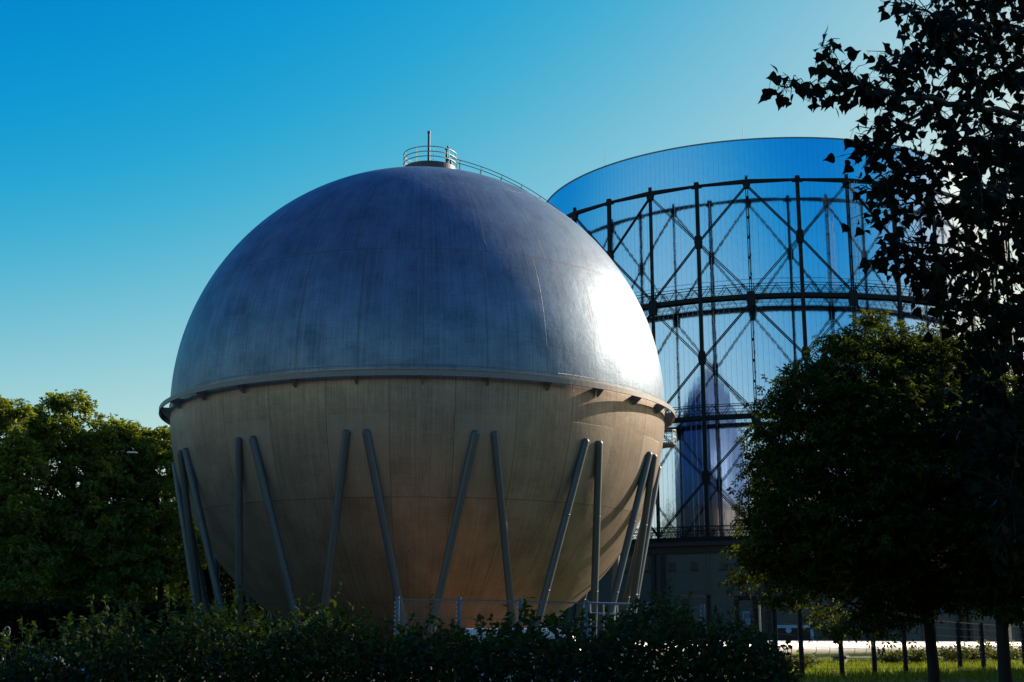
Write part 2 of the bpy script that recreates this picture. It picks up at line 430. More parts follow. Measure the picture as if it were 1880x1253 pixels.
for i, (ga, gb, cap) in enumerate(((4.0, -7.3, 18.0), (2.85, -3.25, 17.0))):        # deep azure grade of the whole sky
    lin = mth(nt, 'MINIMUM', mth(nt, 'MULTIPLY_ADD', sx.outputs[i], ga, gb), 40.0)
    soft = mth(nt, 'MULTIPLY', mth(nt, 'LOGARITHM', mth(nt, 'ADD', mth(nt, 'EXPONENT', mth(nt, 'DIVIDE', lin, 0.55)), 1.0), math.e), 0.55)   # smooth toe
    nt.links.new(shoulder(soft, cap), cx.inputs[i])
bb = mth(nt, 'POWER', mth(nt, 'DIVIDE', sx.outputs[2], 2.4), 3.0)
bb = mth(nt, 'SUBTRACT', 1.0, mth(nt, 'EXPONENT', mth(nt, 'MULTIPLY', bb, -1.0)))
nt.links.new(mth(nt, 'MULTIPLY_ADD', bb, 6.6, shoulder(mth(nt, 'MULTIPLY', mth(nt, 'MAXIMUM', mth(nt, 'SUBTRACT', sx.outputs[2], 4.5), 0.0), 0.6), 4.0)), cx.inputs[2])
bg = nt.nodes.new('ShaderNodeBackground'); bg.inputs[1].default_value = 0.0615
wo = nt.nodes.new('ShaderNodeOutputWorld')
nt.links.new(cx.outputs[0], bg.inputs[0]); nt.links.new(bg.outputs[0], wo.inputs[0])
sd = bpy.data.lights.new('sun', 'SUN'); sd.energy = 5.0; sd.angle = R(0.53); sd.color = (1.0, 0.85, 0.66)
so = bpy.data.objects.new('sun', sd); COL.objects.link(so)
sv = Vector((math.sin(R(SUN_AZ)) * math.cos(R(SUN_EL)), math.cos(R(SUN_AZ)) * math.cos(R(SUN_EL)), math.sin(R(SUN_EL))))
so.rotation_euler = sv.to_track_quat('Z', 'Y').to_euler(); so.location = sv * 300
scn.view_settings.view_transform = 'Standard'; scn.view_settings.look = 'None'
scn.view_settings.exposure = 0.70; scn.view_settings.gamma = 1.0

# ------------------------------------------------------------------ ground
def sheet(name, poly, z, mat, kind='structure'):
    mb = MB(); mb.add([(x, y, z) for x, y in poly], [tuple(range(len(poly)))])
    return tag(mb.build(name, mat), kind=kind)
M['soil'] = simple('dry_grass_and_soil', (0.070, 0.050, 0.026), 0.95, 0, 0.45, 0.35, 0.3)
M['gravel'] = simple('tan_gravel', (0.20, 0.115, 0.045), 0.95, 0, 0.3, 2.5, 0.3)
M['lawn'] = simple('lawn_soil', (0.045, 0.075, 0.018), 0.95, 0, 0.35, 1.2, 0.3)
M['asphalt'] = simple('grey_asphalt', (0.055, 0.055, 0.055), 0.9, 0, 0.2, 6, 0.1)
g = sheet('ground', [(-3000, -600), (3000, -600), (3000, 5000), (-3000, 5000)], 0, M['soil'])
n_ = 72
sheet('gravel_yard', [(-7.55 + 42 * math.sin(2 * PI * k / n_), 116 - 34 * math.cos(2 * PI * k / n_)) for k in range(n_)], 0.004, M['gravel'])
sheet('road', [(-70, 46), (8, 40), (10, 52), (-70, 62)], 0.006, M['asphalt'])
def bank(x, y):
    f = lambda t: max(0, min(1, t)) ** 2 * (3 - 2 * max(0, min(1, t)))
    return .75 * f((y - 40) / 6) * f((x - 5) / 5) * (1 - f((y - 112) / 8)) * (1 - f((x - 60) / 8)) + .004 + .03 * math.sin(x * .9) * math.sin(y * .7) * f((y - 42) / 6) * f((x - 6) / 4)
mb = MB(); gxs = [4 + 1.6 * i for i in range(42)]; gys = [39 + 1.6 * j for j in range(52)]
mb.add([(x, y, bank(x, y)) for y in gys for x in gxs], [(j * 42 + i, j * 42 + i + 1, (j + 1) * 42 + i + 1, (j + 1) * 42 + i) for j in range(51) for i in range(41)])
tag(mb.build('lawn', M['lawn'], smooth=True), kind='structure')

# unseen ring of woods added to block the low horizon glow
mb = MB(); nw = 360; vs = []
for i in range(nw):
    a_ = 2 * PI * i / nw; hgt = 40 + 5 * math.sin(a_ * 9) + 4 * math.sin(a_ * 23 + 1) + random.uniform(-3, 3)
    for f_, dr in ((0, -9), (.45, -11), (.8, -5), (1.0, 3), (.75, 14), (0, 22)):
        rr = 310 + dr + random.uniform(-3, 3); vs.append((rr * math.sin(a_), 60 + rr * math.cos(a_), hgt * f_ + (random.uniform(-2, 2) if f_ else -.5)))
mb.add(vs, [(i * 6 + k, i * 6 + k + 1, ((i + 1) % nw) * 6 + k + 1, ((i + 1) % nw) * 6 + k) for i in range(nw) for k in range(5)])
M['blocker_wood'] = simple('blocker_woods_foliage', (0.030, 0.040, 0.018), 0.95, 0, 0.5, 0.25, 0.6, spec=0.05)
tag(mb.build('horizon_blocker_woods', M['blocker_wood']), kind='stuff')

# ------------------------------------------------------------------ spherical gas tank
SC = Vector((-7.55, 108.57, 20.3)); SR = 20.0
tank = thing('spherical_gas_tank', (SC.x, SC.y, 0), 'huge weathered silver spherical gas tank on slanted tubular legs', 'gas tank')
def sph(lat, phi, r=SR):
    la, p = R(lat), R(phi)
    return SC + Vector((r * math.cos(la) * math.sin(p), -r * math.cos(la) * math.cos(p), r * math.sin(la)))
mb = MB(); nla, nlo = 96, 192
vs = [(0, 0, SR)] + [(SR * math.sin(PI * i / nla) * math.sin(2 * PI * k / nlo), -SR * math.sin(PI * i / nla) * math.cos(2 * PI * k / nlo), SR * math.cos(PI * i / nla)) for i in range(1, nla) for k in range(nlo)] + [(0, 0, -SR)]
fs = [(0, 1 + k, 1 + (k + 1) % nlo) for k in range(nlo)]
for i in range(nla - 2):
    for k in range(nlo):
        a = 1 + i * nlo + k; b = 1 + i * nlo + (k + 1) % nlo
        fs.append((a, a + nlo, b + nlo, b))
l0 = 1 + (nla - 2) * nlo; e = len(vs) - 1
fs += [(l0 + k, e, l0 + (k + 1) % nlo) for k in range(nlo)]
mb.add(vs, fs)
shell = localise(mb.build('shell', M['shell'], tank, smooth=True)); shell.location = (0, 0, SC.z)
# legs
LR = 0.27
for k in range(14):
    ph = 0.0723 + (k - 1.5) * 2 * PI / 14
    for s_ in (-1, 1):
        a, b = ph + s_ * 0.0341, ph + s_ * 0.2037
        T = sph(-13.1, math.degrees(a), SR + .10)
        Ft = Vector((SC.x + 16.35 * math.sin(b), SC.y - 16.35 * math.cos(b), 0))
        d = (T - Ft).normalized()
        mb = MB()
        mb.tube([Ft - d * .1, T - d * .12, T, T + d * .10], [LR, LR, LR * .93, LR * .55], 20)
        for f_ in (.34, .67): q_ = Ft.lerp(T, f_); mb.tube([q_ - d * .05, q_ - d * .03, q_ + d * .03, q_ + d * .05], [LR, LR * 1.07, LR * 1.07, LR], 20)
        leg = mb.build('support_leg', M['leg'], tank, smooth='auto')
        mb = MB(); mb.box((Ft.x, Ft.y, .1), (1.1, 1.1, .5)); mb.build('footing', M['concrete'], leg, bevel=.03)
# rail ring with brackets
mb = MB()
mb.ringbox(20.72, 20.82, -1.0, -0.64, SC, 224)
mb.ringbox(20.52, 20.72, -0.72, -0.64, SC, 224)
ring = mb.build('band_ring', M['ring'], tank)
for k in range(28):
    a = R(4.3 + 12.857 * k)
    u = Vector((math.sin(a), -math.cos(a), 0))
    mb = MB()
    mb.prism([(19.97, -1.45), (20.15, -1.42), (20.70, -0.98), (20.70, -0.72), (19.99, -.72)], .06, (SC, u, Vector((0, 0, 1)), Vector((math.cos(a), math.sin(a), 0))))
    mb.box(SC + u * 20.35 + Vector((0, 0, -.70)), (.16, .7, .04), Matrix.Rotation(a, 3, 'Z'))
    mb.build('bracket', M['ring'], ring)
# cover strip above the ring
mb = MB(); mb.ringbox(19.9, 20.05, -0.46, -0.40, SC, 224); mb.build('cover_strip', M['ring'], tank)
# top platform
TP = SC + Vector((0.55, 0, 0)); PZ = 20.95
mb = MB()
mb.ringbox(0.02, 2.30, -0.38, 0.20, TP + Vector((0, 0, PZ - .2)), 64); mb.ringbox(0.02, 1.9, -0.95, -0.38, TP + Vector((0, 0, PZ - .2)), 64)
plat = mb.build('top_platform', M['darksteel'], tank)
mb = MB(); a0, a1 = R(-215), R(86)
for h in (.42, .84, 1.28):
    mb.tube([TP + Vector((2.27 * math.sin(a0 + (a1 - a0) * i / 60), -2.27 * math.cos(a0 + (a1 - a0) * i / 60), PZ + h)) for i in range(61)], .045, 6)
for i in range(9):
    a = a0 + (a1 - a0) * i / 8
    p = TP + Vector((2.27 * math.sin(a), -2.27 * math.cos(a), PZ - .1)); mb.tube([p, p + Vector((0, 0, 1.4))], .035, 6)
mb.build('railing', M['rail'], plat)
# vent pipe and valve
vb = at(787, 300, SC.y - .3); mb = MB()
mb.tube([(vb.x, vb.y, SC.z + PZ), (vb.x, vb.y, SC.z + PZ + 3.3)], .11, 14); mb.tube([(vb.x, vb.y, SC.z + PZ + 3.22), (vb.x, vb.y, SC.z + PZ + 3.36)], .145, 14)
mb.build('vent_pipe', M['darksteel'], tank, smooth='auto')
vx = at(820, 300, SC.y).x; z0 = SC.z + PZ; mb = MB()
mb.tube([(vx, SC.y, z0), (vx, SC.y, z0 + 1.6)], .10, 12); mb.tube([(vx, SC.y, z0 + 1.55), (vx + .08, SC.y, z0 + 2.15)], .07, 10)
mb.tube([(vx - .16, SC.y, z0 + 1.85), (vx + .2, SC.y, z0 + 1.95)], .09, 10)
mb.tube([(vx + .35, SC.y + .1, z0), (vx + .35, SC.y + .1, z0 + .6), (vx + .2, SC.y + .1, z0 + .95), (vx, SC.y, z0 + .9)], .13, 12)
mb.tube([(vx + .30 + .22 * math.cos(t * PI / 8), SC.y - .05, z0 + 1.0 + .22 * math.sin(t * PI / 8)) for t in range(16)], .03, 6, closed=True)
mb.tube([(vx, SC.y, z0 + .45), (vx - .5, SC.y - .3, z0)], .05, 6)
mb.build('valve', M['darksteel'], tank, smooth='auto')
# stairway bending over the crown to the right
mb = MB(); hr = MB(); SP = 97.0
def stp(lat, off, side):
    p = sph(lat, SP, SR + off); u = Vector((math.cos(R(SP)), math.sin(R(SP)), 0)); return p + u * side
lats = [83.5 - i * 1.0 for i in range(40)]
offs = [max(.30, 1.02 - .022 * i) for i in range(40)]
for sd_ in (-.4, .4):
    mb.tube([stp(l, o, sd_) for l, o in zip(lats, offs)], .085, 6)
    hr.tube([stp(l, o + 1.05 - .012 * i, sd_) for i, (l, o) in enumerate(zip(lats, offs))], .032, 6)
    for i in range(2, 40, 5): hr.tube([stp(lats[i], offs[i], sd_), stp(lats[i] + .4, offs[i] + 1.02 - .012 * i, sd_)], .028, 6)
for i in range(0, 40):
    p, q = stp(lats[i], offs[i], -.4), stp(lats[i], offs[i], .4)
    mb.beam(p, q, .26, .03, (0, 0, 1))
for i in range(1, 40, 5):
    for sd_ in (-.4, .4):
        mb.tube([stp(lats[i], offs[i], sd_), stp(lats[i] - .9, -.02, sd_)], .04, 6)
        mb.tube([stp(lats[i], offs[i], sd_), stp(lats[i] - 2.0, -.02, sd_)], .04, 6)
sw = mb.build('stairway', M['darksteel'], tank); hr.build('handrail', M['darksteel'], sw)
# side balcony under the ring on the right
BP = 96.0; u = Vector((math.sin(R(BP)), -math.cos(R(BP)), 0)); v = Vector((math.cos(R(BP)), math.sin(R(BP)), 0))
bo = SC + Vector((0, 0, -2.55)); mb = MB()
mb.prism([(19.7, -1.1), (20.9, -1.1), (21.25, -.8), (21.25, .8), (20.9, 1.1), (19.7, 1.1)], .16, (bo, u, v, Vector((0, 0, 1))))
mb.beam(bo + u * 19.8 + Vector((0, 0, -.35)), bo + u * 20.8 + Vector((0, 0, -.12)), .1, .14, v)
bal = mb.build('side_balcony', M['ring'], tank)
mb = MB(); pl = [(19.85, -1.05), (20.85, -1.05), (21.2, -.75), (21.2, .75), (20.85, 1.05), (19.85, 1.05)]
for h in (.55, 1.15): mb.tube([bo + u * a + v * b + Vector((0, 0, h)) for a, b in pl], .03, 6)
for a, b in pl: mb.tube([bo + u * a + v * b, bo + u * a + v * b + Vector((0, 0, 1.16))], .03, 6)
mb.build('balcony_railing', M['rail'], bal)

# ------------------------------------------------------------------ gasometer
GX, GY = 33.22, 176.0; RG = 32.54; RD = 29.00; DA = 2 * PI / 36; PH0 = -0.2037 - 4 * DA
ZT, Z2, Z3, Z4, ZD = 52.53, 39.15, 25.68, 12.42, 58.95
gas = thing('gasometer', (GX, GY, 0), 'giant mirror clad gasometer drum inside a dark column frame', 'gasometer')
GC = Vector((GX, GY, 0))
def gp(k, z, r=RG):
    a = PH0 + k * DA
    return GC + Vector((r * math.sin(a), -r * math.cos(a), z))
def gn(k):
    a = PH0 + k * DA; return Vector((math.sin(a), -math.cos(a), 0))
# drum: flat mirror panels
mb = MB(); vs = []
for i in range(DRUM_N):
    a = 2 * PI * (i + .5) / DRUM_N
    for z in (Z4 - .4, 42.0, ZD): vs.append((RD * math.sin(a), RD * math.cos(a), z))
fs = []
for i in range(DRUM_N):
    j = (i + 1) % DRUM_N
    for k in range(2): fs.append((j * 3 + k, i * 3 + k, i * 3 + k + 1, j * 3 + k + 1))
mb.add(vs, fs)
drum = localise(mb.build('drum', M['drum'], gas))
mb = MB(); mb.lathe([(0.01, ZD + 1.6), (9, ZD + 1.3), (18, ZD + .7), (RD + .08, ZD + .03), (RD + .08, ZD - .10), (RD - .3, ZD - .10)], GC, 150); mb.build('drum_roof', M['wire'], gas)
for px, py in ((1111, 305), (1364, 256)):
    p = at(px, py, GY); a = math.atan2(p.x - GX, -1) ;
    # find azimuth on the rim
    best = min((abs((lambda q: 940 + F * (q - CAM).dot(RT) / (q - CAM).dot(FWD))(GC + Vector((RD * math.sin(t), -RD * math.cos(t), ZD))) - px), t) for t in np.linspace(-1.4, .6, 600))
    q = GC + Vector((RD * math.sin(best[1]), -RD * math.cos(best[1]), ZD))
    mb = MB(); mb.tube([q, q + Vector((0, 0, 2.2))], [.03, .018], 6); mb.build('lightning_rod', M['wire'], gas)
# columns
for k in range(36):
    n = gn(k); t = Vector((-n.y, n.x, 0)); mb = MB()
    if k % 2:                                            # solid box columns
        mb.beam(gp(k, Z4), gp(k, ZT + .15), .40, .34, n)
        mb.prism([(-.62, -.25), (.62, -.25), (.30, .12), (.22, .45), (-.22, .45), (-.30, .12)], .42, (gp(k, ZT), t, Vector((0, 0, 1)), n))
        for z in ((ZT + Z2) / 2, (Z2 + Z3) / 2, (Z3 + Z4) / 2):
            mb.prism([(.32, -.75), (.45, 0), (.32, .75), (-.32, .75), (-.45, 0), (-.32, -.75)], .44, (gp(k, z), t, Vector((0, 0, 1)), n))
        mb.build('column', M['frame'], gas)
    else:                                                # laced twin columns
        for s_ in (-1, 1): mb.beam(gp(k, Z4) + t * .115 * s_, gp(k, ZT + .75) + t * .115 * s_, .085, .30, n)
        z = Z4 + .6
        while z < ZT + .7: mb.box(gp(k, z), (.22, .22, .28), Matrix.Rotation(PH0 + k * DA, 3, 'Z')); z += 2.35
        for z in (Z2 - .3, Z3 - .3):
            mb.prism([(-.42, -.9), (.42, -.9), (.55, 0), (.42, .75), (-.42, .75), (-.55, 0)], .42, (gp(k, z), t, Vector((0, 0, 1)), n))
        mb.prism([(-.55, .25), (.55, .25), (.30, -.75), (-.30, -.75)], .42, (gp(k, ZT - .1), t, Vector((0, 0, 1)), n))
        mb.build('laced_column', M['frame'], gas)
# ring girders
mb = MB()
for k in range(36):
    e = k % 2 == 0
    mb.beam(gp(k, ZT), gp(k + 1, ZT), .42 if e else .17, .5, gn(k + .5), w2=.17 if e else .42)
mb.build('top_girder', M['frame'], gas)
def railing(mb, z, r, h, wires=4, zig=3, post=True):
    for k in range(36):
        for i in range(wires):
            hh = h * (i + 1) / wires
            mb.beam(gp(k, z + hh, r), gp(k + 1, z + hh, r), .07 if i == wires - 1 else .035, .05, gn(k + .5))
        p, q = gp(k, z, r), gp(k + 1, z, r)
        for i in range(zig):
            a, b, c = (p.lerp(q, (i + f) / zig) for f in (.08, .5, .92))
            mb.beam(a, b + Vector((0, 0, h)), .06, .05, gn(k + .5)); mb.beam(b + Vector((0, 0, h)), c, .06, .05, gn(k + .5))
        if post and k % 2 == 0: mb.beam(gp(k + .06, z, r), gp(k + .06, z + h, r), .08, .06, gn(k))
for z, r_in in ((Z2, 1.15), (Z3, 1.15), (Z4, 1.15)):
    mb = MB()
    for k in range(36):
        mb.beam(gp(k, z), gp(k + 1, z), .48, .16, gn(k + .5))
        mb.beam(gp(k, z, RG - r_in), gp(k + 1, z, RG - r_in), .34, .12, gn(k + .5))
        mb.beam(gp(k, z + .18, RG - r_in / 2), gp(k + 1, z + .18, RG - r_in / 2), .04, r_in - .2, gn(k + .5))
    wk = mb.build('walkway', M['frame'], gas)
    mb = MB(); railing(mb, z + .28, RG + .02, 1.12); railing(mb, z + .28, RG - r_in, 1.12, 3, 3, False)
    mb.build('railing', M['frame'], wk)
# X bracing: two bays wide, crossing at the solid column
for hi, lo in ((ZT - .45, Z2 + .35), (Z2 - .75, Z3 + .35), (Z3 - .75, Z4 + .45)):
    for k in range(0, 36, 2):
        mb = MB(); zm = (hi + lo) / 2
        for z0_, z1_ in ((hi, lo), (lo, hi)):
            for s_ in (-.085, .085):
                A, Bm, Cc = gp(k, z0_, RG - .02), gp(k + 1, zm, RG - .02), gp(k + 2, z1_, RG - .02)
                for p, q in ((A, Bm), (Bm, Cc)):
                    d = (q - p).normalized(); off = d.cross(gn(k + 1)).normalized() * s_
                    mb.beam(p + off, q + off, .105, .14, gn(k + 1))
        mb.build('cross_brace', M['frame'], gas)
# ladder with safety cage
k = 6; n = gn(k); t = Vector((-n.y, n.x, 0)); mb = MB(); cg = MB()
L0, L1 = Z2 + 1.2, ZT - 1.2
o = RG + .1
for s_ in (.45, .85): mb.beam(gp(k, L0, o) + t * s_, gp(k, L1 + 1, o) + t * s_, .05, .05, n)
z = L0
while z < L1 + 1: mb.beam(gp(k, z, o) + t * .45, gp(k, z, o) + t * .85, .03, .03, n); z += .3
lad = mb.build('ladder', M['rail'], gas)
z = L0 + 1.2
while z < L1 + 1:
    cg.tube([gp(k, z, o) + t * (.65 + .45 * math.cos(q)) + n * (.45 * math.sin(q) + .1) for q in np.linspace(-.3, PI + .3, 12)], .025, 5); z += 1.9
for q in (.2, PI / 2, PI - .2): cg.beam(gp(k, L0 + 1.2, o) + t * (.65 + .45 * math.cos(q)) + n * (.45 * math.sin(q) + .1), gp(k, L1 + 1, o) + t * (.65 + .45 * math.cos(q)) + n * (.45 * math.sin(q) + .1), .04, .03, n)
cg.build('safety_cage', M['rail'], lad)
# base
mb = MB(); RB = RG + .25
pts = []
for k in range(36): pts += [gp(k, 0, RB), gp(k, Z4 - .75, RB)]
fs = [(2 * k, 2 * ((k + 1) % 36), 2 * ((k + 1) % 36) + 1, 2 * k + 1) for k in range(36)]
mb.add(pts, fs)
base = mb.build('base_wall', M['wall'], gas)
mb = MB(); mb.ringbox(RD - .4, RB + .55, Z4 - .75, Z4 - .30, GC, 36, PH0, PH0 + 2 * PI); mb.ringbox(RB - .3, RB + .22, Z4 - 1.5, Z4 - .75, GC, 36, PH0, PH0 + 2 * PI); mb.build('cornice', M['cornice'], gas)
for k in range(36):
    n = gn(k); mb = MB()
    if k % 2 == 0:
        for s_ in (-.55, .55):
            t = Vector((-n.y, n.x, 0)); mb.beam(gp(k, 0, RB + .1) + t * s_, gp(k, Z4 - 1.5, RB + .1) + t * s_, .42, .5, n)
    else: mb.beam(gp(k, 0, RB + .02), gp(k, Z4 - 1.5, RB + .02), .18, .2, n)
    mb.build('pilaster', M['cornice'] if k % 2 == 0 else M['wall'], base)
mb = MB()
for k in range(36):
    for z, hh in ((8.9, .07), (6.9, .09), (3.6, .12)): mb.beam(gp(k, z, RB + .01), gp(k + 1, z, RB + .01), hh, .06, gn(k + .5))
    for f in (.33, .66):
        p = gp(k, 0, RB).lerp(gp(k + 1, 0, RB), f); mb.beam(p + Vector((0, 0, .2)), p + Vector((0, 0, 8.8)), .05, .05, gn(k + .5))
mb.build('wall_joint', M['wall'], base)
for k in range(-1, 11):
    for f in (.28, .72):
        p = gp(k, 9.55, RB).lerp(gp(k + 1, 9.55, RB), f); mb = MB()
        rot = Matrix.Rotation(PH0 + (k + .5) * DA, 3, 'Z')
        mb.box(p, (.72, .10, .8), rot); wdw = mb.build('window', M['window'], base)
        mb = MB(); mb.box(p + Vector((0, 0, -.46)), (.9, .2, .1), rot); mb.build('sill', M['cornice'], wdw)
# pale blue framed doorway in the base wall
kk = min(np.linspace(2, 9, 400), key=lambda q: abs((lambda P: 940 + F * (P - CAM).dot(RT) / (P - CAM).dot(FWD))(gp(q, 2, RB)) - 1459))
n = gn(math.floor(kk) + .5); t = Vector((-n.y, n.x, 0)); k0 = math.floor(kk); p0 = gp(k0, 0, RB).lerp(gp(k0 + 1, 0, RB), kk - k0) + n * .05
mb = MB()
mb.box(p0 + t * -1.85 + Vector((0, 0, 1.5)), (.32, .14, 3.0), Matrix.Rotation(PH0 + (k0 + .5) * DA, 3, 'Z'))
mb.box(p0 + t * 1.85 + Vector((0, 0, 1.4)), (.32, .14, 2.8), Matrix.Rotation(PH0 + (k0 + .5) * DA, 3, 'Z'))
mb.box(p0 + t * -.1 + Vector((0, 0, 3.1)), (3.5, .145, .3), Matrix.Rotation(PH0 + (k0 + .5) * DA, 3, 'Z'))
mb.prism([(.3 * math.cos(q * PI / 8), .3 * math.sin(q * PI / 8)) for q in range(16)], .16, (p0 + t * -.55 + Vector((0, 0, 2.72)), t, Vector((0, 0, 1)), n))
dfr = mb.build('doorway', M['blueframe'], base)
mb = MB(); mb.box(p0 + Vector((0, 0, 1.45)), (3.4, .06, 2.9), Matrix.Rotation(PH0 + (k0 + .5) * DA, 3, 'Z')); mb.build('door', M['cornice'], dfr)

# ------------------------------------------------------------------ trees on the left, beside the tank
def blob(px, py, y, rx, ry, rz): return (tuple(at(px, py, y)), (rx, ry, rz))
def left_tree(label, bx, Y, specs, lsz=.23, nsub=420, nleaf=24, sig=.42, mat='leaf_far', name='maple_tree', grp='trees beside the tank', rt=.5):
    Y += 1.0; base = at(bx, 1200, Y); base.z = 0
    bl = [blob(px, py, Y + dy, r * 1.1, r, r * .88) for px, py, dy, r in specs]
    top = max((Vector(c) for c, r in bl), key=lambda c: c.z)
    tree(name, label, base, 7, rt, bl, top + Vector((0, 0, 1.2)), M[mat], tpl_spray(), lsz * 2, nsub, nleaf, sig, grp, 'tree', .34)
left_tree('tall leafy tree with the highest sunlit crown left of the tank', 130, 156.5,
          [(75, 775, 0, 2.3), (98, 752, 1, 2.0), (132, 748, 1, 2.0), (60, 815, 0, 2.8), (115, 800, -1, 3.0), (165, 800, 0, 2.6), (178, 835, 0, 2.4), (85, 860, -1.5, 3.4), (150, 875, -1, 3.4), (200, 880, 1, 2.6), (60, 950, 0, 4.0), (150, 965, -1, 4.4), (100, 1040, 0, 4.4), (180, 1060, 0, 4.2)], nsub=900)
left_tree('leafy tree cut by the left edge of the photo', -20, 149.5,
          [(15, 755, 0, 2.2), (30, 770, 0, 1.8), (-15, 765, 0, 2.2), (-50, 790, 0, 3.2), (10, 810, 0, 2.8), (25, 860, -1, 3.0), (-30, 860, 0, 3.6), (10, 940, 0, 4.0), (-40, 1000, 0, 4.4), (30, 1050, 0, 4.2)], nsub=620)
left_tree('smaller sunlit tree whose crown touches the tank in the picture', 290, 163,
          [(275, 812, 0, 2.0), (302, 818, 1, 2.0), (262, 835, 0, 2.2), (330, 840, 2, 2.4), (290, 860, -1, 2.8), (350, 880, 2, 2.6), (250, 890, 0, 2.8), (300, 930, -1, 3.6), (250, 980, -.5, 4.0), (340, 1000, 0, 4.0), (290, 1070, 0, 4.2)], nsub=640)
left_tree('leafy tree with a rounded crown between the tallest tree and the tank', 220, 160,
          [(208, 792, 0, 1.9), (225, 800, 0, 1.9), (196, 820, 0, 2.2), (238, 835, 0, 2.4), (205, 870, 0, 2.8), (250, 880, 1, 2.6), (215, 940, 0, 3.6), (240, 1040, 0, 4.4)], nsub=560)
for i, (px, Y, lab) in enumerate(((40, 174, 'dark tree standing behind the tall sunlit tree'), (330, 176, 'dark low tree seen between the left tank legs'), (430, 178, 'dark low tree far behind the tank legs'))):
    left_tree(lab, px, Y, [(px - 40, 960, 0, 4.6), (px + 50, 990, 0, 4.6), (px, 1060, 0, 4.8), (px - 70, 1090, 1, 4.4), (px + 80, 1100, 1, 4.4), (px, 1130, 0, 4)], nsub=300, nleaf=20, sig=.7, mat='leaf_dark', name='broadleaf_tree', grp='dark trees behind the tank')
for lab, px, Y in (('dark bush filling the ground at the far left under the tallest trees', 40, 128), ('dark bush under the left trees nearest the tank legs', 190, 131), ('dark bush seen behind the left tank legs', 345, 136)):
    base = at(px, 1200, Y); base.z = 0
    bl = [((base.x + dx, Y + random.uniform(-1, 1), 2.0 + random.uniform(0, 1.2)), (2.6, 2.2, 2.4)) for dx in (-5.2, -2.6, 0, 2.4, 5)]
    t = thing('bush', base, lab, 'bush', 'bushes under the left trees')
    mb = MB()
    for c, r in bl:
        for _ in range(3): mb.tube(bez((c[0], c[1], -.1), Vector(c) + Vector((random.uniform(-1, 1), random.uniform(-.6, .6), 1)), .1, 5, .08), [.05, .04, .03, .02, .01], 5)
    mb.build('stems', M['bark'], t)
    P, A, Nn = clump_leaves(bl, 320, 22, .42); leaves('foliage', tpl_spray(), P, A, Nn, rng.uniform(.4, .65, len(P)), M['leaf_dark'], t)

# ------------------------------------------------------------------ chestnut and neighbours on the right
def chestnut(label, base, blobs, top, h_fork, r, nsub, nleaf=24, sig=.22, lsz=.17, mat='leaf_chestnut', lean=(0, 0), grp='chestnut trees on the right'):
    return tree('chestnut_tree', label, base, h_fork, r, blobs, top, M[mat], tpl_palmate(), lsz, nsub, nleaf, sig, grp, 'tree', .36, droop=.75, lean=lean, low=-.95, flat=.38)
Y = 35.0
spec = [(1592, 640, 0, .95), (1560, 690, -.8, 1.1), (1640, 680, .5, 1.1), (1500, 735, -.5, 1.1), (1580, 760, -1.5, 1.3), (1690, 670, 1, 1.1), (1740, 690, 0, 1.2), (1680, 760, -1, 1.4),
        (1460, 800, 0, 1.0), (1530, 840, -1.2, 1.3), (1440, 880, .3, .95), (1610, 850, -1.6, 1.5), (1710, 850, -.8, 1.5), (1790, 740, .6, 1.3), (1800, 850, .2, 1.5),
        (1430, 955, 0, .9), (1490, 920, -.8, 1.2), (1420, 1005, .2, .75), (1500, 1010, -.5, 1.15), (1590, 960, -1.5, 1.5), (1690, 960, -1, 1.5), (1790, 960, 0, 1.5),
        (1450, 1050, 0, .55), (1550, 1060, -.4, .9), (1630, 1060, -.6, 1.0), (1720, 1055, -.3, 1.1), (1800, 1060, 0, 1.1), (1600, 1115, -.3, .5), (1690, 1100, 0, .6), (1545, 1155, -.6, .42), (1615, 1160, -.6, .36)]
spec += [(px_, py_, random.uniform(-.8, .6), random.uniform(.28, .46)) for px_, py_ in ((1545, 640), (1520, 655), (1585, 590), (1610, 600), (1640, 625), (1690, 615), (1730, 628), (1470, 700), (1450, 720), (1425, 755), (1415, 800), (1412, 840), (1415, 900), (1402, 930), (1400, 985), (1392, 1030), (1390, 1060), (1440, 1095), (1480, 1105), (1520, 1130), (1660, 1140), (1760, 1115), (1500, 690), (1408, 860))]
bl = [(tuple(at(px, py, Y + dy)), (r * 1.1, r, r * .7)) for px, py, dy, r in spec]
b0 = at(1712, 1250, Y); b0.z = 0
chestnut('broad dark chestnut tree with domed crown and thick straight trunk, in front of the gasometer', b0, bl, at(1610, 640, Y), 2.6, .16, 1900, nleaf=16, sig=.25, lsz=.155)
b1 = at(1848, 1250, 33.5); b1.z = 0
spec2 = [(1880, 820, 0, 1.4), (1900, 900, -.5, 1.5), (1860, 980, -.6, 1.2), (1920, 1000, 0, 1.4), (1840, 1075, -.2, .7), (1880, 1090, -.3, .8), (1830, 940, 0, 1.2), (1960, 860, 0, 1.6), (1990, 960, 0, 1.6), (1950, 760, .5, 1.5)]
bl = [(tuple(at(px, py, 33.5 + dy)), (r, r * .95, r * .85)) for px, py, dy, r in spec2]
chestnut('chestnut tree with a thick trunk at the right edge of the photo', b1, bl, at(1930, 740, 33.5), 2.9, .165, 520, nleaf=26)
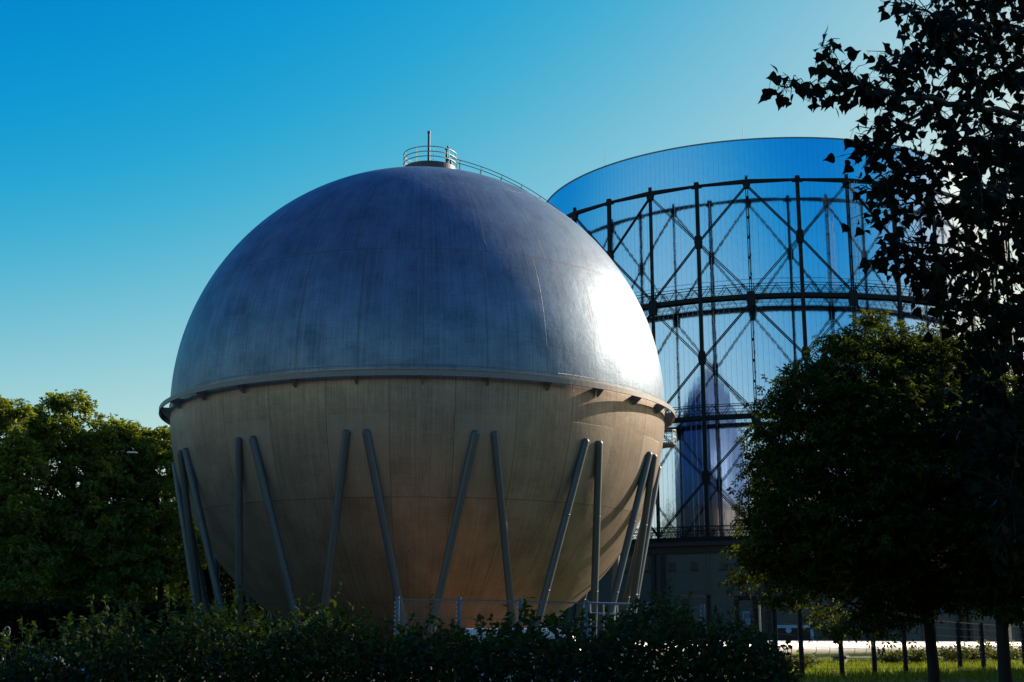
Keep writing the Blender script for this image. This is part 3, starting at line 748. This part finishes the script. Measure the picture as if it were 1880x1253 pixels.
# further trees of the same row standing out of view to the right: they shade the hedge and the lawn
for lab, x, y, h in (('tall chestnut tree beyond the right edge beside the hedge', 16.5, 22, 13), ('tall chestnut tree beyond the right edge by the fence', 23, 31, 16), ('tall chestnut tree beyond the right edge behind the fence', 34, 48, 16), ('tall chestnut tree beyond the right edge at the far lawn', 38, 61, 18), ('chestnut tree beyond the right edge midway along the lawn', 31, 56, 12), ('tall chestnut tree beyond the right edge near the camera', 12.5, 14, 11)):
    bl = [((x + random.uniform(-2.6, 2.6), y + random.uniform(-2.6, 2.6), 2.6 + (h - 4) * f), (2.3, 2.3, 1.8)) for f in np.linspace(0, 1, 13)]
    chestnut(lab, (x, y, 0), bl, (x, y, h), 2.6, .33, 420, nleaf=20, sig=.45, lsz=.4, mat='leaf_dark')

# ------------------------------------------------------------------ poplar reaching into the picture near the camera
pop = thing('poplar_tree', (5.6, 9.6, 0), 'dark backlit poplar with big pointed leaves hanging into the upper right', 'tree')
tr = MB(); tw = MB()
tr.tube([(5.6, 9.6, -.2), (5.55, 9.55, 1.2), (5.5, 9.4, 3.2), (5.35, 9.2, 5.4), (5.1, 9.0, 7.6), (4.9, 8.9, 9.4)], [.24, .19, .17, .14, .09, .04], 12)
br = [  # photo direction and depth of branch points, thickest first
    [(2010, 300, 8.9), (1890, 215, 8.0), (1760, 190, 7.5), (1640, 175, 7.2), (1540, 160, 7.0), (1470, 155, 6.9), (1432, 158, 6.85)],
    [(1640, 178, 7.2), (1570, 150, 7.1), (1525, 110, 7.05), (1510, 85, 7.0)],
    [(2010, 60, 8.9), (1890, 60, 8.2), (1790, 50, 7.8), (1710, 30, 7.6), (1655, 5, 7.5)],
    [(1790, 50, 7.8), (1720, 85, 7.6), (1670, 120, 7.4), (1648, 100, 7.3)],
    [(2010, 380, 8.9), (1900, 320, 8.3), (1790, 290, 7.9), (1700, 300, 7.6), (1630, 330, 7.4), (1592, 345, 7.3)],
    [(1700, 300, 7.6), (1640, 270, 7.5), (1600, 262, 7.4)],
    [(1720, 200, 7.5), (1650, 225, 7.3), (1590, 235, 7.2)],
    [(2010, 470, 8.9), (1900, 420, 8.2), (1780, 390, 7.8), (1690, 375, 7.6), (1620, 365, 7.5)],
    [(2010, 560, 8.9), (1900, 500, 8.1), (1790, 465, 7.7), (1700, 445, 7.5), (1625, 455, 7.4)],
    [(1790, 465, 7.7), (1720, 490, 7.6), (1680, 500, 7.5)],
    [(2010, 640, 8.9), (1910, 590, 8.0), (1830, 560, 7.6), (1760, 520, 7.5)],
    [(2010, 720, 8.9), (1900, 680, 8.0), (1830, 640, 7.7), (1800, 600, 7.6)],
    [(2010, 800, 8.9), (1920, 770, 7.8), (1850, 730, 7.5), (1810, 690, 7.5)],
    [(2010, 900, 8.9), (1930, 860, 7.7), (1870, 830, 7.4), (1830, 800, 7.4)],
    [(2010, 990, 8.9), (1930, 960, 7.7), (1880, 940, 7.5), (1850, 900, 7.4)],
    [(2000, 200, 8.9), (1900, 150, 8.1), (1830, 120, 7.8), (1760, 120, 7.6)],
    [(2000, -40, 8.9), (1900, -10, 8.3), (1820, 0, 8.0), (1730, -20, 7.8)],
    [(2000, 260, 8.8), (1900, 250, 7.8), (1840, 250, 7.4), (1780, 245, 7.2)],
    [(2000, 440, 8.8), (1910, 380, 7.6), (1850, 350, 7.3), (1800, 345, 7.1)],
]
PP, PA, PN, PS = [], [], [], []
def add_leaf(p, d, s):
    PP.append(p); PA.append(d); PN.append((random.gauss(0, .8), -1.0 + random.gauss(0, .7), random.gauss(.25, .6))); PS.append(s)
for bi, pts in enumerate(br):
    W = [at(*q) for q in pts]
    # subdivide smoothly
    fine = []
    for i in range(len(W) - 1):
        for j in range(6): fine.append(W[i].lerp(W[i + 1], j / 6) + Vector((random.uniform(-.02, .02), random.uniform(-.03, .03), random.uniform(-.02, .02))))
    fine.append(W[-1]); n = len(fine)
    thick = .030 if pts[0][0] > 1950 else .014
    if pts[0][0] > 1950:
        fine = bez(Vector((5.4, 9.3, max(1.9, min(8.2, fine[0].z - random.uniform(.4, 1.0))))), fine[0], .0, 5)[:-1] + fine; n = len(fine)
    tw.tube(fine, [max(.0035, thick * (1 - i / n) ** .9) for i in range(n)], 6)
    for i, p in enumerate(fine):
        fr = i / n
        px = 940 + F * (p - CAM).dot(RT) / (p - CAM).dot(FWD)
        if p.x > 5.05: continue
        dens = 2 if px < 1600 or random.random() < .6 else 3
        if px > 1790: dens = 4
        for _ in range(dens):
            L = random.uniform(.06, .34) * (1.15 if px > 1660 else .55)
            if px < 1560: L *= .75
            d = Vector((random.gauss(-.35, .8), random.gauss(0, 1.0), random.gauss(-.15, .75))).normalized()
            q = p + d * L
            mid = p.lerp(q, .5) + Vector((0, 0, .02))
            tw.tube([p, mid, q], [.0035, .0028, .0016], 4, cap=False)
            m = max(2, int(L / .045))
            for j in range(m):
                f = (j + .6) / m
                lp = p.lerp(q, f)
                s = random.uniform(.046, .082)
                dd = (d * .5 + Vector((random.gauss(0, .6), random.gauss(0, .6), random.gauss(-.65, .45)))).normalized()
                add_leaf(lp + dd * s * .7, dd, s)
for _ in range(26):                       # the rest of the crown, outside the picture
    zt = random.uniform(2.6, 8.8); a_ = random.uniform(-1.0, 1.9); L_ = random.uniform(1.2, 2.6) * (1.15 - zt / 14)
    p0_ = Vector((5.45, 9.35, zt)); e_ = p0_ + Vector((math.cos(a_) * L_, math.sin(a_) * L_, random.uniform(.1, .8)))
    ln_ = bez(p0_, e_, .06, 14, .05); tw.tube(ln_, [.028 * (1 - i / 14.5) for i in range(14)], 6)
    for q_ in ln_[3:]:
        for _k in range(4):
            L = random.uniform(.1, .38); d = rdir(1)[0]; d = Vector((float(d[0]), float(d[1]), float(d[2]) - .1)).normalized(); e2 = q_ + d * L
            tw.tube([q_, e2], [.0035, .0016], 4, cap=False)
            for j in range(max(2, int(L / .045))):
                lp_ = q_.lerp(e2, (j + .6) / max(2, int(L / .045))); sz = random.uniform(.046, .082)
                dd = (d * .5 + Vector((random.gauss(0, .6), random.gauss(0, .6), random.gauss(-.65, .45)))).normalized(); add_leaf(lp_ + dd * sz * .7, dd, sz)
tr.build('trunk', M['bark'], pop, smooth=True); tw.build('branches', M['twig'], pop, smooth=True)
leaves('leaves', tpl_poplar(), [tuple(p) for p in PP], [tuple(p) for p in PA], PN, PS, M['leaf_near'], pop)

# ------------------------------------------------------------------ hedge across the foreground
HY0, HY1 = 14.0, 16.6
prof = [(-120, 1150), (0, 1168), (60, 1160), (120, 1150), (200, 1128), (260, 1118), (340, 1122), (420, 1125), (480, 1108), (540, 1118), (620, 1120), (680, 1130), (740, 1140), (800, 1150), (860, 1133), (940, 1121), (1010, 1128), (1080, 1125), (1140, 1112), (1200, 1100), (1270, 1105), (1330, 1125), (1380, 1155), (1415, 1195), (1440, 1250), (1450, 1300)]
hx = np.array([p[0] for p in prof], float); hy = np.array([p[1] for p in prof], float)
hedge = thing('hedge', (-1, 15.2, 0), 'long shaggy dark green hedge filling the foreground', 'hedge')
HL = 74000
px = rng.uniform(-400, 1445, HL); yy = rng.uniform(HY0, HY1, HL)
X = (px - 940) / F * yy / _c
topz = EYE + (1166 - np.interp(px, hx, hy)) / F * 15.2 / 1.0
topz = topz + .10 * np.sin(X * 5.1) + .07 * np.sin(X * 11.7 + yy * 3) - .19
u_ = rng.random(HL) ** .8
zz = .9 + (topz - .9) * u_ - (np.abs(yy - 15.3) / 1.3) ** 2 * .12
# openings where bright things behind show through
gap = np.ones(HL, bool)
ang = 1166 - (zz - EYE) / yy * F
for qx, qy, rx_, ry_ in ((35, 1208, 16, 7), (75, 1206, 9, 5), (120, 1210, 7, 5), (150, 1208, 14, 8), (188, 1211, 6, 5), (962, 1158, 7, 7), (985, 1153, 10, 7), (1000, 1158, 9, 8), (1016, 1166, 8, 10), (1005, 1172, 7, 5), (790, 1164, 8, 7), (745, 1168, 12, 4), (690, 1166, 8, 4), (1300, 1145, 5, 4)):
    gap &= (((px - qx) / (rx_ * 1.25)) ** 2 + ((ang - qy) / (ry_ * 1.25)) ** 2 > 1) | (rng.random(HL) < .05)
p3 = np.stack([X, yy, zz], 1)[gap]
n = len(p3)
ax = rdir(n) + np.array([0, -.25, .15]); nn = rdir(n) * .8 + np.array([0, -.4, .7])
leaves('foliage', tpl_ovate(), p3, ax, nn, rng.uniform(.045, .085, n), M['leaf_hedge'], hedge)
# upright young shoots along the top
sh = MB(); P_, A_, N_, S_ = [], [], [], []
for _ in range(620):
    q = random.uniform(-400, 1425); yv = random.uniform(14.2, 16.2); x = (q - 940) / F * yv / _c
    zt = EYE + (1166 - float(np.interp(q, hx, hy))) / F * 15.2 + .10 * math.sin(x * 5.1) - .06
    L = random.uniform(.08, .24) * random.choice((.7, 1, 1, 1.3)); d = Vector((random.gauss(0.1, .35), random.gauss(0, .3), 1)).normalized()
    a = Vector((x, yv, zt - random.uniform(.1, .5))); e = a + d * (L + .1) + Vector((random.uniform(-.08, .08), 0, 0))
    sh.tube([a, a.lerp(e, .5), e], [.004, .003, .0015], 4, cap=False)
    for j in range(random.randint(9, 13)):
        f = .2 + .8 * j / 12
        P_.append(tuple(a.lerp(e, f))); A_.append((random.gauss(0, .8), random.gauss(-.2, .7), random.gauss(.35, .5))); N_.append((random.gauss(0, .5), random.gauss(-.4, .5), 1)); S_.append(random.uniform(.05, .095))
for _ in range(240):
    x = random.uniform(-8.6, 3.0); yv = random.uniform(14.4, 16.2)
    sh.tube(bez((x, yv, -.05), (x + random.uniform(-.5, .5), yv + random.uniform(-.3, .3), 2.2), .05, 5, .06), [.018, .014, .01, .007, .003], 5, cap=False)
sh.build('stems', M['twig'], hedge)
leaves('young_shoots', tpl_ovate(.28), P_, A_, N_, S_, M['leaf_young'], hedge)

# ------------------------------------------------------------------ pipeline, lawn, brambles
def wp(px, py, y): return at(px, py, y)
pipe = thing('heating_pipe', (16, 68, 0), 'fat silver insulated pipeline running low above the lawn', 'pipeline')
def on_line(Yv): return Vector((12.1 + .655 * (Yv - 62), Yv, 1.64 - .0074 * (Yv - 62)))
pts = [on_line(v_) for v_ in (50, 56, 62, 68, 74, 80, 88, 96, 106, 118)]
mb = MB(); mb.tube(pts, .38, 28); body = mb.build('pipe_jacket', M['pipe'], pipe, smooth='auto')
mb = MB()
for i in range(len(pts) - 1):
    a, b = pts[i], pts[i + 1]; m = max(1, int((b - a).length / 1.6))
    for j in range(m):
        c = a.lerp(b, j / m); d = (b - a).normalized(); mb.tube([c - d * .03, c + d * .03], .39, 28)
mb.build('jacket_band', M['rail'], pipe, smooth='auto')
for Yv in (57.5, 63, 68.5, 74, 80, 88, 96):
    c = on_line(Yv); mb = MB(); rt_ = Matrix.Rotation(math.atan2(1, .655), 3, 'Z')
    mb.box((c.x, c.y, (c.z - .40) / 2), (.4, .6, c.z - .40), rt_); mb.box((c.x, c.y, c.z - .38), (.5, .8, .08), rt_); mb.build('pipe_support', M['concrete'], pipe, bevel=.02)

n = 42000
gx_ = rng.uniform(9, 36, n); gy_ = 45 + 33 * rng.random(n)
gp_ = np.stack([gx_, gy_, np.array([bank(a_, b_) for a_, b_ in zip(gx_, gy_)])], 1)
ax = rng.normal(size=(n, 3)) * .35; ax[:, 2] = 1
nn = rdir(n); nn[:, 2] *= .2
tag(leaves('grass', (np.array([[0, -.05, 0], [0, .05, 0], [.55, .035, .02], [1, 0, .12], [.55, -.035, .02]], float), [(0, 1, 2, 3, 4)]), gp_, ax, nn, rng.uniform(.14, .36, n), M['grass']), kind='stuff')
for i, (px_, Yb, wd, hh, lab) in enumerate(((1462, 57, .8, .75, 'small leafy bramble at the hedge end by the silver pipe'), (1640, 67, .9, .7, 'low bramble left of the thick trunk under the pipe'), (1682, 68, .9, .9, 'bramble tucked against the left side of the thick trunk'), (1745, 69.5, 1.35, 1.0, 'yellow green bramble just right of the thick trunk'), (1792, 71, 1.3, 1.0, 'yellow green bramble midway between the two trunks'), (1830, 72, 1.0, 1.2, 'tall twiggy bramble beside the right trunk'), (1885, 73, 1.4, 1.0, 'bramble at the right edge beyond the right trunk'))):
    base = at(px_, 1200, Yb); base.z = bank(base.x, base.y)
    t = thing('bramble', base, lab, 'shrub', 'brambles in front of the silver pipe')
    mb = MB(); P_, A_, N_ = [], [], []
    for _ in range(26):
        e = base + Vector((random.uniform(-wd, wd), random.uniform(-.5, .5), random.uniform(.35, hh)))
        L = bez(base + Vector((random.uniform(-wd, wd) * .6, random.uniform(-.3, .3), -.05)), e, .25, 6, .04); mb.tube(L, [.014, .012, .01, .008, .006, .003], 4, cap=False)
        for q in L[2:]:
            for _ in range(6):
                P_.append(tuple(q + Vector((random.gauss(0, .14), random.gauss(0, .14), random.gauss(0, .1))))); A_.append((random.gauss(0, .7), random.gauss(0, .7), random.gauss(.1, .4))); N_.append((random.gauss(0, .6), random.gauss(0, .6), 1))
    mb.build('stems', M['twig'], t)
    leaves('foliage', tpl_ovate(.4), P_, A_, N_, rng.uniform(.10, .19, len(P_)), M['leaf_bramble'], t)

# ------------------------------------------------------------------ fences
fen = thing('mesh_fence', (0, 38, 0), 'blue grey double rod mesh fence standing in front of the tank legs', 'fence')
FY = 38.0
fx = [(730, 1097), (843, 1098), (955, 1100), (1077, 1104), (1190, 1108), (1290, 1112)]
tops = [at(px_, py_, FY) for px_, py_ in fx]
for q in tops:
    mb = MB(); mb.box((q.x, q.y, q.z / 2), (.10, .10, q.z)); mb.box((q.x, q.y, q.z + .012), (.115, .115, .025)); p_ = mb.build('post', M['post_blue'], fen, bevel=.008)
    mb = MB(); z = .3
    while z < q.z - .05: mb.box((q.x - .065, q.y - .062, z), (.035, .025, .05)); z += .12
    mb.build('clip_strip', M['rail'], p_)
for i in range(len(tops) - 1):
    a, b = tops[i], tops[i + 1]; mb = MB(); zt = min(a.z, b.z) - .06; L = b.x - a.x
    z = zt
    k = 0
    while z > .1:
        mb.beam((a.x + .05, a.y - .055, z + (a.z - zt - .06)), (b.x - .05, b.y - .055, z + (b.z - zt - .06)), .022 if k else .04, .02, (0, -1, 0)); z -= .50 if k else .50; k += 1
    nx = int(L / .05)
    for j in range(1, nx): x = a.x + L * j / nx; mb.beam((x, a.y - .068, .1), (x, a.y - .068, a.z + (b.z - a.z) * j / nx - .05), .007, .007, (0, -1, 0))
    mb.build('mesh_panel', M['wire'], fen)
rail = thing('guard_rail', tuple(at(1120, 1200, 40).xy) + (0,), 'short pale tubular rail lit by the sun beside the right tank legs', 'railing')
mb = MB(); a, b = at(1082, 1107, 40), at(1160, 1109, 40)
for dz in (0, -.30): mb.tube([a + Vector((0, 0, dz)), b + Vector((0, 0, dz))], .022, 8)
for f in (.02, .33, .66, .98): q = a.lerp(b, f); mb.tube([q, (q.x, q.y, 0)], .02, 8)
mb.build('rail_frame', M['rail'], rail)
fw = thing('wire_fence', (14, 52, 0), 'dark wire fence with rusty posts crossing in front of the lawn', 'fence')
fp = [(1240, 1091, 44), (1300, 1094, 45), (1420, 1103, 47), (1467, 1112, 48), (1540, 1120, 49.5), (1600, 1126, 51), (1657, 1132, 52.5), (1712, 1138, 54), (1757, 1142, 55.5), (1800, 1145, 57), (1840, 1148, 58.5), (1876, 1150, 60), (1930, 1152, 62)]
tp = [at(*q) for q in fp]
for i, q in enumerate(tp):
    if i < 1: continue
    mb = MB(); mb.beam((q.x, q.y, -.1), q, .15, .13, (0, -1, 0)); mb.beam(q, q + Vector((0, 0, .03)), .17, .15, (0, -1, 0)); mb.build('post', M['rust'], fw)
mb = MB()
for i in range(len(tp) - 1):
    for f in (.99, .90, .79, .68, .57, .46, .34, .22, .10, .04):
        a, b = tp[i].copy(), tp[i + 1].copy(); a.z *= f; b.z *= f; a.y -= .08; b.y -= .08
        mb.beam(a, b, .035 if f > .98 else .014, .014, (0, -1, 0))
mb.build('wires', M['darkwire'], fw)
# portal frame of the gate with the number plate
gate = thing('gate_portal', tuple(at(1368, 1200, 46).xy) + (0,), 'dark narrow steel portal standing in the wire fence', 'gate')
mb = MB(); a, b = at(1352, 1097, 46), at(1386, 1099, 46)
for q in (a, b): mb.box((q.x, q.y, a.z / 2), (.17, .15, a.z))
mb.box(((a.x + b.x) / 2, a.y, a.z - .02), (b.x - a.x + .17, .155, .17))
mb.build('portal_frame', M['rust'], gate, bevel=.01)
mb = MB(); mb.beam((a.x, a.y, 2.0), (b.x, b.y, 2.0), .03, .03, (0, -1, 0)); mb.beam((a.x, a.y, 2.9), (b.x, b.y, 2.9), .03, .03, (0, -1, 0)); mb.build('crossbar', M['darkwire'], gate)
sc_ = at(1370, 1135, 46)
sg = thing('number_sign', (sc_.x, 45.98, 0), 'small pale blue plate with the number 30 hung inside the gate portal', 'sign')
mb = MB(); mb.box((sc_.x, 45.97, sc_.z), (.26, .015, .44)); pl_ = mb.build('plate', M['sign'], sg)
mb = MB(); mb.beam((sc_.x - .1, 45.985, 2.0), (sc_.x - .1, 45.985, sc_.z), .02, .012, (0, -1, 0)); mb.beam((sc_.x + .1, 45.985, 2.0), (sc_.x + .1, 45.985, sc_.z), .02, .012, (0, -1, 0)); mb.build('hanger', M['darkwire'], sg)
cu = bpy.data.curves.new('digits', 'FONT'); cu.body = '30'; cu.size = .24; cu.extrude = .003; cu.align_x = 'CENTER'; cu.align_y = 'CENTER'
tmp = bpy.data.objects.new('digits_curve', cu); COL.objects.link(tmp)
dg = bpy.context.evaluated_depsgraph_get(); me = bpy.data.meshes.new_from_object(tmp.evaluated_get(dg)); bpy.data.objects.remove(tmp)
me.transform(Matrix.Translation((sc_.x, 45.957, sc_.z + .06)) @ Matrix.Rotation(PI / 2, 4, 'X'))
link('digits', me, M['ink'], sg)
po = thing('slim_post', tuple(at(1394, 1200, 50).xy) + (0,), 'slim pale galvanised post with a flat cap beside the gate portal', 'post')
q = at(1394, 1105, 50); mb = MB(); mb.tube([(q.x, 50, -.1), (q.x, 50, q.z)], .035, 10); mb.build('pole', M['rail'], po); mb = MB(); mb.box((q.x, 50, q.z + .02), (.16, .12, .05)); mb.build('cap', M['rail'], po)

# ------------------------------------------------------------------ street lamp, marker post and vehicles behind the hedge
lp = at(243, 831, 138); sl = thing('street_lamp', (lp.x - 1.3, 138, 0), 'slim street lamp with a pale flat head before the left trees', 'street lamp')
mb = MB(); mb.tube([(lp.x - 1.3, 138, -.1), (lp.x - 1.3, 138, lp.z - .7), (lp.x - 1.2, 138, lp.z - .2), (lp.x - .9, 138, lp.z), (lp.x - .3, 138, lp.z)], [.035, .03, .03, .03, .03], 8); mb.build('mast', M['rust'], sl, smooth='auto')
mb = MB(); mb.prism([(-.50, -.07), (.50, -.10), (.50, .04), (.30, .10), (-.4, .10), (-.50, .05)], .4, ((lp.x, 138, lp.z), (1, 0, 0), (0, 0, 1), (0, -1, 0))); mb.build('lamp_head', M['lamp'], sl, bevel=.01)
q = at(13, 1160, 21); mp_ = thing('marker_post', (q.x, 21, 0), 'thin pale post with an oval ring head at the left edge behind the hedge', 'post')
mb = MB(); mb.tube([(q.x - .06, 21, 0), (q.x - .03, 21, q.z - .1)], .012, 8); mb.build('stick', M['rail'], mp_)
mb = MB(); mb.tube([(q.x + .045 * math.cos(t), 21, q.z + .075 * math.sin(t)) for t in np.linspace(0, 2 * PI, 21)[:-1]], .008, 6, closed=True); mb.build('ring_head', M['rail'], mp_)

def vehicle(name, label, cat, x, y, rot, body, L, Wd, paint, win, zwin):
    t = thing(name, (x, y, 0), label, cat)
    Rm = Matrix.Rotation(rot, 3, 'Z'); o = Vector((x, y, 0)); u = Rm @ Vector((1, 0, 0)); nrm = Rm @ Vector((0, 1, 0)); zv = Vector((0, 0, 1))
    mb = MB(); mb.prism(body, Wd, (o, u, zv, nrm)); bd = mb.build('body', M[paint], t, bevel=.07)
    for s_ in (-1, 1):
        for wpoly in win:
            mb = MB(); mb.prism(wpoly, .012, (o + nrm * (s_ * (Wd / 2 + .002)), u, zv, nrm)); mb.build('window', M['window'], t)
        for wx in (-L * .31, L * .31):
            c = o + u * wx + nrm * (s_ * (Wd / 2 - .08)) + zv * .32
            mb = MB(); mb.tube([c - nrm * .11, c + nrm * .11], .32, 24); wh = mb.build('wheel', M['tyre'], t, smooth='auto')
            mb = MB(); mb.tube([c - nrm * .115, c + nrm * .115], .19, 16); mb.build('rim', M['rail'], wh, smooth='auto')
        c = o + u * (L / 2 - .06) + nrm * (s_ * Wd * .36) + zv * .68
        mb = MB(); mb.box(c, (.10, .30, .14), Rm); mb.build('headlight', M['lamp'], t, bevel=.02)
    a, b = zwin
    mb = MB(); mb.beam(o + u * a[0] + zv * a[1], o + u * b[0] + zv * b[1], Wd - .24, .02, u + zv); mb.build('windscreen', M['window'], t)
car = [(-2.1, .32), (2.1, .32), (2.12, .62), (1.95, .82), (1.05, .93), (.35, 1.42), (-.95, 1.46), (-1.65, 1.05), (-2.08, .95)]
cw = [[(-1.45, 1.0), (-.95, 1.36), (-.35, 1.36), (-.35, .98)], [(-.25, .98), (-.25, 1.36), (.28, 1.33), (.85, .97)]]
q = at(85, 1200, 60); vehicle('parked_car', 'bright blue parked car glimpsed through the hedge at far left', 'car', q.x, 60, .12, car, 4.2, 1.75, 'paint_blue', cw, ((1.08, .96), (.38, 1.44)))
van = [(-2.5, .35), (2.5, .35), (2.52, .75), (2.35, 1.15), (1.75, 1.3), (1.2, 2.35), (.9, 2.5), (-2.45, 2.5), (-2.5, 2.4)]
vw = [[(.35, 1.35), (.35, 2.05), (.98, 2.05), (1.5, 1.35)]]
q = at(985, 1200, 44); vehicle('parked_van', 'white parked van glimpsed through the hedge below the tank legs', 'van', q.x, 44, -.1, van, 5.0, 1.95, 'paint_white', vw, ((1.76, 1.34), (1.22, 2.33)))
